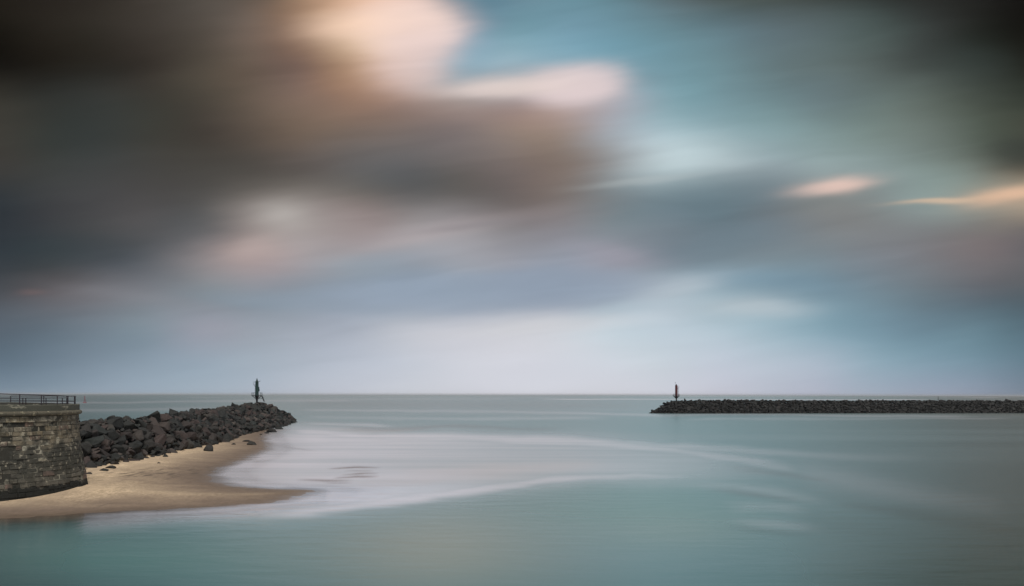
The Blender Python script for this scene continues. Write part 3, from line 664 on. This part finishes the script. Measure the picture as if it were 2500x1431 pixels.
# taller smooth course under the cordon, cordon roll, parapet block
def arc_pieces(name, prof, mat, widths, a_start, gap=0.12):
    a_ = a_start; end = a_start + 360
    while a_ < end - 3:
        a1 = min(a_ + random.choice(widths), end)
        if end - a1 < 4: a1 = end
        dr = random.uniform(-.015, .02)
        o = ring(name, [(r + dr, z) for r, z in prof], mat, a_ + gap, a1 - gap, 6)
        a_ = a1
arc_pieces('ledge_stone', [(9.5, 8.80), (10.10, 8.80), (10.15, 8.86), (10.06, 8.95), (10.04, 9.42), (9.5, 9.46)], m_stone, [8, 9.5, 11], -178)
cord = [(9.6, 9.48)] + [(10.12 + 0.30 * math.sin(R(k)), 9.76 - 0.27 * math.cos(R(k))) for k in range(0, 181, 22)] + [(9.6, 10.03)]
arc_pieces('cordon_stone', cord, m_cord, [9, 12, 14], -175)
def tilt(a_):  # the parapet has settled a little towards the beach
    return 0.14 - 0.14 * math.cos(R(a_ - 10))
ncap = 128; prof = [(9.4, 10.0), (10.12, 10.03), (10.14, 10.64), (10.10, 10.70), (9.0, 10.72), (8.98, 9.9)]
o = ring('parapet', prof, m_cap)
for v in o.data.vertices:
    if v.co.z > 10.3: v.co.z += tilt(math.degrees(math.atan2(v.co.y, v.co.x))) + 0.05 * mnoise.noise(v.co * 0.9) - 0.06 * max(0, mnoise.noise(v.co * 2.3 + Vector((5, 0, 0))) - .1)
ring('terrace', [(9.1, 10.05), (4.5, 10.06), (0.01, 10.08)], m_cap, 0, 360, 48)
# quay wall leaving the bastion to the left, outside the frame
qv = empty('quay_wall', (-72, 92, 0)); tag(qv, 'stone quay wall joining the bastion from the left', 'wall')
bm = bmesh.new()
for (x0, x1, y0, y1, z0, z1) in [(-90, 0, -4, 6, -1, 10.3), (-90, 0.0, -4.6, -3.9, 9.5, 10.0)]:
    r_ = bmesh.ops.create_cube(bm, size=1.0)
    for v in r_['verts']: v.co = Vector(((x0 + x1) / 2 + v.co.x * (x1 - x0), (y0 + y1) / 2 + v.co.y * (y1 - y0), (z0 + z1) / 2 + v.co.z * (z1 - z0)))
me = bpy.data.meshes.new('wall'); bm.to_mesh(me); bm.free(); link('wall', me, qv, m_stone)

# ------------------------------------------------------------------ metal pieces
def paint(name, c, rough=0.5):
    m, t, bs = principled(name, rough)
    pos = t.n.new('ShaderNodeNewGeometry').outputs['Position']; x, y, z = t.sep(pos)
    n = t.noise(t.xyz(x, y, t.math('MULTIPLY', z, .25)), 2.0, 4, .65)
    col_ = t.mix(t.smooth(n, .45, .7, 0, .55), (*c, 1), (c[0] * .55 + .01, c[1] * .5 + .008, c[2] * .5 + .006, 1))
    t.l.new(col_, bs.inputs['Base Color']); return m
m_rail = paint('rail_paint', (0.022, 0.014, 0.022)); m_green = paint('green_paint', (0.008, 0.036, 0.034)); m_red = paint('red_paint', (0.085, 0.010, 0.014)); m_dark = paint('dark_steel', (0.014, 0.013, 0.018))
m_grn_d = paint('dark_green_steel', (0.012, 0.035, 0.036)); m_lamp = paint('lantern_glass', (0.03, 0.03, 0.035), 0.2); m_buoy = paint('hazed_red_paint', (0.20, 0.07, 0.09))  # buoy red is muted: distance haze painted into its colour
class MB:
    def __init__(s): s.bm = bmesh.new()
    def tube(s, p, q, r, r2=None, n=8):
        p = Vector(p); q = Vector(q); d_ = q - p
        M = Matrix.Translation((p + q) / 2) @ d_.to_track_quat('Z', 'Y').to_matrix().to_4x4()
        bmesh.ops.create_cone(s.bm, cap_ends=True, segments=n, radius1=r, radius2=r if r2 is None else r2, depth=d_.length, matrix=M); return s
    def box(s, lo, hi):
        r_ = bmesh.ops.create_cube(s.bm, size=1.0)
        for v in r_['verts']: v.co = Vector([(lo[k] + hi[k]) / 2 + v.co[k] * (hi[k] - lo[k]) for k in range(3)])
        return s
    def lathe(s, prof, n=24, c=(0, 0)):
        vs = [[s.bm.verts.new((c[0] + r * math.cos(2 * math.pi * i / n), c[1] + r * math.sin(2 * math.pi * i / n), z)) for i in range(n)] for r, z in prof]
        for k in range(len(prof) - 1):
            for i in range(n): s.bm.faces.new((vs[k][i], vs[k][(i + 1) % n], vs[k + 1][(i + 1) % n], vs[k + 1][i]))
        s.bm.faces.new(vs[0][::-1]); s.bm.faces.new(vs[-1]); return s
    def hoop(s, rad, z, r, n=24, c=(0, 0), a0=0, a1=360):
        k = int(n * (a1 - a0) / 360)
        pts = [Vector((c[0] + rad * math.cos(R(a0 + (a1 - a0) * i / k)), c[1] + rad * math.sin(R(a0 + (a1 - a0) * i / k)), z)) for i in range(k + 1)]
        for i in range(k): s.tube(pts[i], pts[i + 1], r, n=6)
        return s
    def build(s, name, mat, parent=None, loc=None):
        bmesh.ops.recalc_face_normals(s.bm, faces=s.bm.faces)
        me = bpy.data.meshes.new(name); s.bm.to_mesh(me); s.bm.free()
        me.shade_smooth(); me.set_sharp_from_angle(angle=R(35))
        o = link(name, me, parent, mat)
        if loc is not None: o.location = loc
        return o

# railing on the bastion: a tall one round the rim and a lower inner one
def ang_at_px(x, rad):   # angle on a circle of that radius where pixel column x meets its near side
    dirv = Vector(((x - 1250) / F, 1)); dirv.normalize(); oc = Vector((-BC.x, -BC.y)); b_ = oc.dot(dirv); c_ = oc.dot(oc) - rad * rad
    disc = b_ * b_ - c_
    if disc < 0: return None
    s_ = -b_ - math.sqrt(disc); p = dirv * s_; return math.degrees(math.atan2(p.y - BC.y, p.x - BC.x))
def railing(name, label, rad, post_angs, ztop, rails, z0f, pr, endcap=False):
    root = empty(name, (BC.x, BC.y, 10.7)); tag(root, label, 'railing', 'metal railings on the bastion')
    for a_ in post_angs:
        MB().tube((0, 0, -0.02 + z0f(a_) - 10.7), (0, 0, ztop(a_) - 10.7), pr, n=8).build('post', m_rail, root, (rad * math.cos(R(a_)), rad * math.sin(R(a_)), 0))
    A0, A1 = min(post_angs), max(post_angs); k = 40
    for f_ in rails:
        mb = MB(); pr_ = None
        for i in range(k + 1):
            a_ = A0 + (A1 - A0) * i / k; z_b = z0f(a_); p = Vector((rad * math.cos(R(a_)), rad * math.sin(R(a_)), z_b + (ztop(a_) - z_b) * f_ - 10.7))
            if pr_: mb.tube(pr_, p, pr * (0.8 if f_ == 1 else 0.55), n=6)
            pr_ = p
        mb.build('rail', m_rail, root)
capz = lambda a_: 10.70 + tilt(a_)
zt = lambda a_: 11.70 + 0.30 * min(1, max(0, (10 - a_) / 60))
front_as = []
for x in (-320, -200, -90, 48, 101, 140): front_as.append(ang_at_px(x, 9.7))
last = ang_at_px(166, 9.7)
print('post angles', front_as, last)
if last is None: last = 5
front_as = [a_ for a_ in front_as if a_ is not None] + [last]
extra = [last + 14, last + 30, last + 50, last + 75, last + 100]
railing('rim_railing', 'dark metal railing with tall posts along the front rim of the stone bastion', 9.7, front_as + extra, zt, (1.0, 0.36), capz, 0.055)
in_as = [a_ for a_ in (ang_at_px(x, 8.9) for x in (-150, -60, 53, 60, 108, 147, 158)) if a_ is not None]
railing('inner_railing', 'lower dark railing standing just inside the rim railing on the bastion', 9.15, sorted(in_as), lambda a_: 11.5, (1.0, 0.16), lambda a_: 10.72 + tilt(a_), 0.05)

# ------------------------------------------------------------------ beacons
def platform_rail(root, rad, z, h, mat, n_post, gap=None, rr_=0.025):
    mb = MB()
    for k in range(n_post):
        a_ = 2 * math.pi * k / n_post; x, y = rad * math.cos(a_), rad * math.sin(a_); mb.tube((x, y, z), (x, y, z + h), rr_, n=6)
    mb.hoop(rad, z + h, rr_, 24).hoop(rad, z + h * .5, rr_ * .8, 24)
    return mb.build('platform_rail', mat, root)
# green beacon, about 8.3 m tall; 0.15 m per photo pixel there
gb = empty('green_beacon', (-93.4, 285, 9.0)); gb.location.z = 9.4; tag(gb, 'slim dark green harbour beacon on the head of the left breakwater', 'beacon')
u = 0.15
MB().lathe([(0.34, -0.9), (0.34, 0.15), (0.38, 0.5), (0.56, 1.25), (0.58, 2.0)]).build('foot', m_dark, gb)
MB().lathe([(0.60, 2.0), (0.57, 4.5), (0.555, 7.15), (0.58, 7.2), (0.58, 7.3), (0.42, 7.36)]).build('column', m_green, gb)
la = MB().lathe([(0.40, 7.36), (0.34, 7.5), (0.28, 7.75), (0.20, 8.0), (0.13, 8.12), (0.12, 8.35), (0.04, 8.45)], 16).build('lantern', m_grn_d, gb)
pl = MB().lathe([(0.55, 2.0), (1.88, 1.92), (1.9, 1.96), (1.9, 2.14), (0.55, 2.14)], 24).build('platform', m_dark, gb)
mb = MB()
for k in range(8):
    a_ = math.pi * 2 * k / 8; mb.tube((1.75 * math.cos(a_), 1.75 * math.sin(a_), 2.0), (0.5 * math.cos(a_), 0.5 * math.sin(a_), 0.95), 0.09, n=6)
mb.build('brace', m_dark, gb)
platform_rail(gb, 1.86, 2.14, 1.0, m_grn_d, 12, rr_=.04)
mb = MB()
mb.tube((1.75, -.35, 2.05), (2.7, -.35, -0.1), 0.12, n=6).tube((1.75, .35, 2.05), (2.7, .35, -0.1), 0.09, n=6)
for k in range(8):
    f_ = (k + .5) / 8; mb.box((1.75 + .95 * f_ - .1, -.33, 2.05 - 2.15 * f_ - .03), (1.75 + .95 * f_ + .1, .33, 2.05 - 2.15 * f_ + .03))
mb.tube((0.5, 0, 1.02), (2.15, 0, 1.02), .05, n=6).tube((1.8, -.4, 3.05), (2.75, -.4, 0.95), 0.022, n=5).tube((2.35, -.4, 0.85), (2.4, -.4, 1.75), .02, n=5)
mb.build('stair', m_dark, gb)
mb = MB().box((-1.25, -.45, 6.02), (-.5, .45, 6.10)).tube((-1.2, 0, 6.02), (-.55, 0, 5.3), .05, n=6)
for zz in (6.75, 7.1): mb.tube((-1.25, -.45, zz), (-.5, -.45, zz), .025, n=5).tube((-1.25, .45, zz), (-.5, .45, zz), .025, n=5).tube((-1.25, -.45, zz), (-1.25, .45, zz), .025, n=5)
for yy in (-.45, .45): mb.tube((-1.25, yy, 6.1), (-1.25, yy, 7.1), .025, n=5)
mb.build('upper_balcony', m_grn_d, gb)
mb = MB()
for yy in (-.2, .2): mb.tube((-.70, yy, 2.1), (-.66, yy, 6.1), .025, n=5)
for k in range(13): mb.tube((-.69, -.2, 2.35 + k * .3), (-.69, .2, 2.35 + k * .3), .018, n=5)
mb.build('ladder', m_grn_d, gb)
MB().box((.50, -.22, 3.6), (.80, .22, 5.25)).box((.62, -.18, 3.55), (.92, .18, 4.5)).build('equipment_box', m_grn_d, gb)
MB().tube((.5, 0, 7.2), (1.0, 0, 7.25), .04, n=6).tube((1.0, 0, 7.25), (1.15, 0, 7.45), .06, n=6).tube((1.15, 0, 7.45), (1.2, 0, 7.75), .03, n=6).tube((.75, 0, 7.18), (1.12, 0, 7.26), .07, n=6).build('wind_sensor', m_dark, gb)

# red beacon, about 12 m
rb = empty('red_beacon', (109.7, 519.5, 7.9)); tag(rb, 'dark red cylindrical beacon near the tip of the right breakwater', 'beacon')
MB().lathe([(0.5, -1.2), (0.46, 1.6), (0.62, 2.3), (0.74, 2.9), (0.74, 3.5)]).build('foot', m_dark, rb)
MB().lathe([(0.82, 3.5), (0.82, 4.0), (0.80, 10.1), (0.84, 10.15), (0.84, 10.3), (0.6, 10.34)]).build('column', m_red, rb)
MB().lathe([(0.58, 10.34), (0.5, 10.9), (0.3, 11.2), (0.05, 11.25)], 16, (-.1, 0)).build('lantern', m_dark, rb)
MB().tube((-.45, 0, 10.6), (-.62, 0, 12.0), .025, n=5).lathe([(.02, 11.9), (.17, 11.98), (.24, 12.2), (.17, 12.42), (.02, 12.5)], 10, (-.65, 0)).build('topmark', m_dark, rb)
MB().lathe([(0.7, 3.45), (2.2, 3.36), (2.25, 3.4), (2.25, 3.62), (0.7, 3.62)], 24).build('platform', m_dark, rb)
mb = MB()
for k in range(8):
    a_ = math.pi * 2 * k / 8; mb.tube((2.1 * math.cos(a_), 2.1 * math.sin(a_), 3.45), (.5 * math.cos(a_), .5 * math.sin(a_), 1.9), .13, n=6)
mb.build('brace', m_dark, rb)
platform_rail(rb, 2.2, 3.62, 1.1, m_dark, 12, rr_=.05)
mb = MB().box((.7, -.5, 8.75), (1.75, .5, 8.85)).tube((1.25, 0, 8.75), (.75, 0, 8.0), .06, n=6)
for zz in (9.4, 10.1): mb.tube((.7, -.5, zz), (1.75, -.5, zz), .03, n=5).tube((.7, .5, zz), (1.75, .5, zz), .03, n=5).tube((1.75, -.5, zz), (1.75, .5, zz), .03, n=5)
for yy in (-.5, .5): mb.tube((1.75, yy, 8.8), (1.75, yy, 10.1), .03, n=5)
mb.tube((1.1, -.5, 8.8), (1.1, -.5, 10.1), .03, n=5)
mb.build('upper_balcony', m_dark, rb)
mb = MB()
for yy in (-.22, .22): mb.tube((1.35, yy, 3.6), (1.2, yy, 8.8), .06, n=5)
for k in range(15): mb.tube((1.34 - k * .01, -.22, 3.9 + k * .33), (1.34 - k * .01, .22, 3.9 + k * .33), .022, n=5)
for zz in (6.7, 7.5): mb.tube((1.2, 0, zz), (2.0, 0, zz), .03, n=5).tube((.7, 0, zz), (1.25, 0, zz), .03, n=5)
mb.build('ladder', m_dark, rb)

# ------------------------------------------------------------------ buoys
def buoy(x, y, hgt, label, mat):
    p = P(x, y); o = empty('buoy', (p.x, p.y, 0)); tag(o, label, 'buoy')
    s_ = hgt / 9.0
    MB().lathe([(1.6 * s_, -.6 * s_), (2.3 * s_, 0), (2.3 * s_, .8 * s_), (1.7 * s_, 1.2 * s_)], 20).build('float', mat, o)
    mb = MB()
    for k in range(4):
        a_ = math.pi / 4 + k * math.pi / 2; mb.tube((1.3 * s_ * math.cos(a_), 1.3 * s_ * math.sin(a_), 1.1 * s_), (.35 * s_ * math.cos(a_), .35 * s_ * math.sin(a_), 6.8 * s_), .16 * s_, n=6)
    for zz in (2.6, 4.4, 6.2):
        rd = 1.3 + (zz - 1.1) / 5.7 * (.35 - 1.3); mb.hoop(rd * s_, zz * s_, .12 * s_, 8)
    mb.build('lattice', mat, o)
    MB().lathe([(.45 * s_, 6.7 * s_), (.5 * s_, 7.4 * s_), (.2 * s_, 7.6 * s_), (.1 * s_, 7.9 * s_)], 12).build('lamp', mat, o)
    MB().box((-.55 * s_, -.12 * s_, 7.9 * s_), (.55 * s_, .12 * s_, 9 * s_)).build('topmark', mat, o)
buoy(207, 983, 9, 'faint red lattice buoy far out on the sea above the left boulders', m_buoy)
buoy(2290.5, 975, 9.5, 'tiny dark grey buoy near the horizon behind the right breakwater', m_lamp)

# ------------------------------------------------------------------ air: thin sea haze
m_air = bpy.data.materials.new('air'); m_air.use_nodes = True; m_air.node_tree.nodes.clear(); t = NT(m_air.node_tree)
pv = t.n.new('ShaderNodeVolumePrincipled'); pv.inputs['Density'].default_value = 4.5e-5; pv.inputs['Color'].default_value = (0.86, 0.90, 0.95, 1)
mo = t.n.new('ShaderNodeOutputMaterial'); t.l.new(pv.outputs[0], mo.inputs['Volume'])
hz = MB().box((-92000, -700, -4.5), (92000, 24500, 24.0)).build('haze', m_air); tag(hz, kind='stuff')
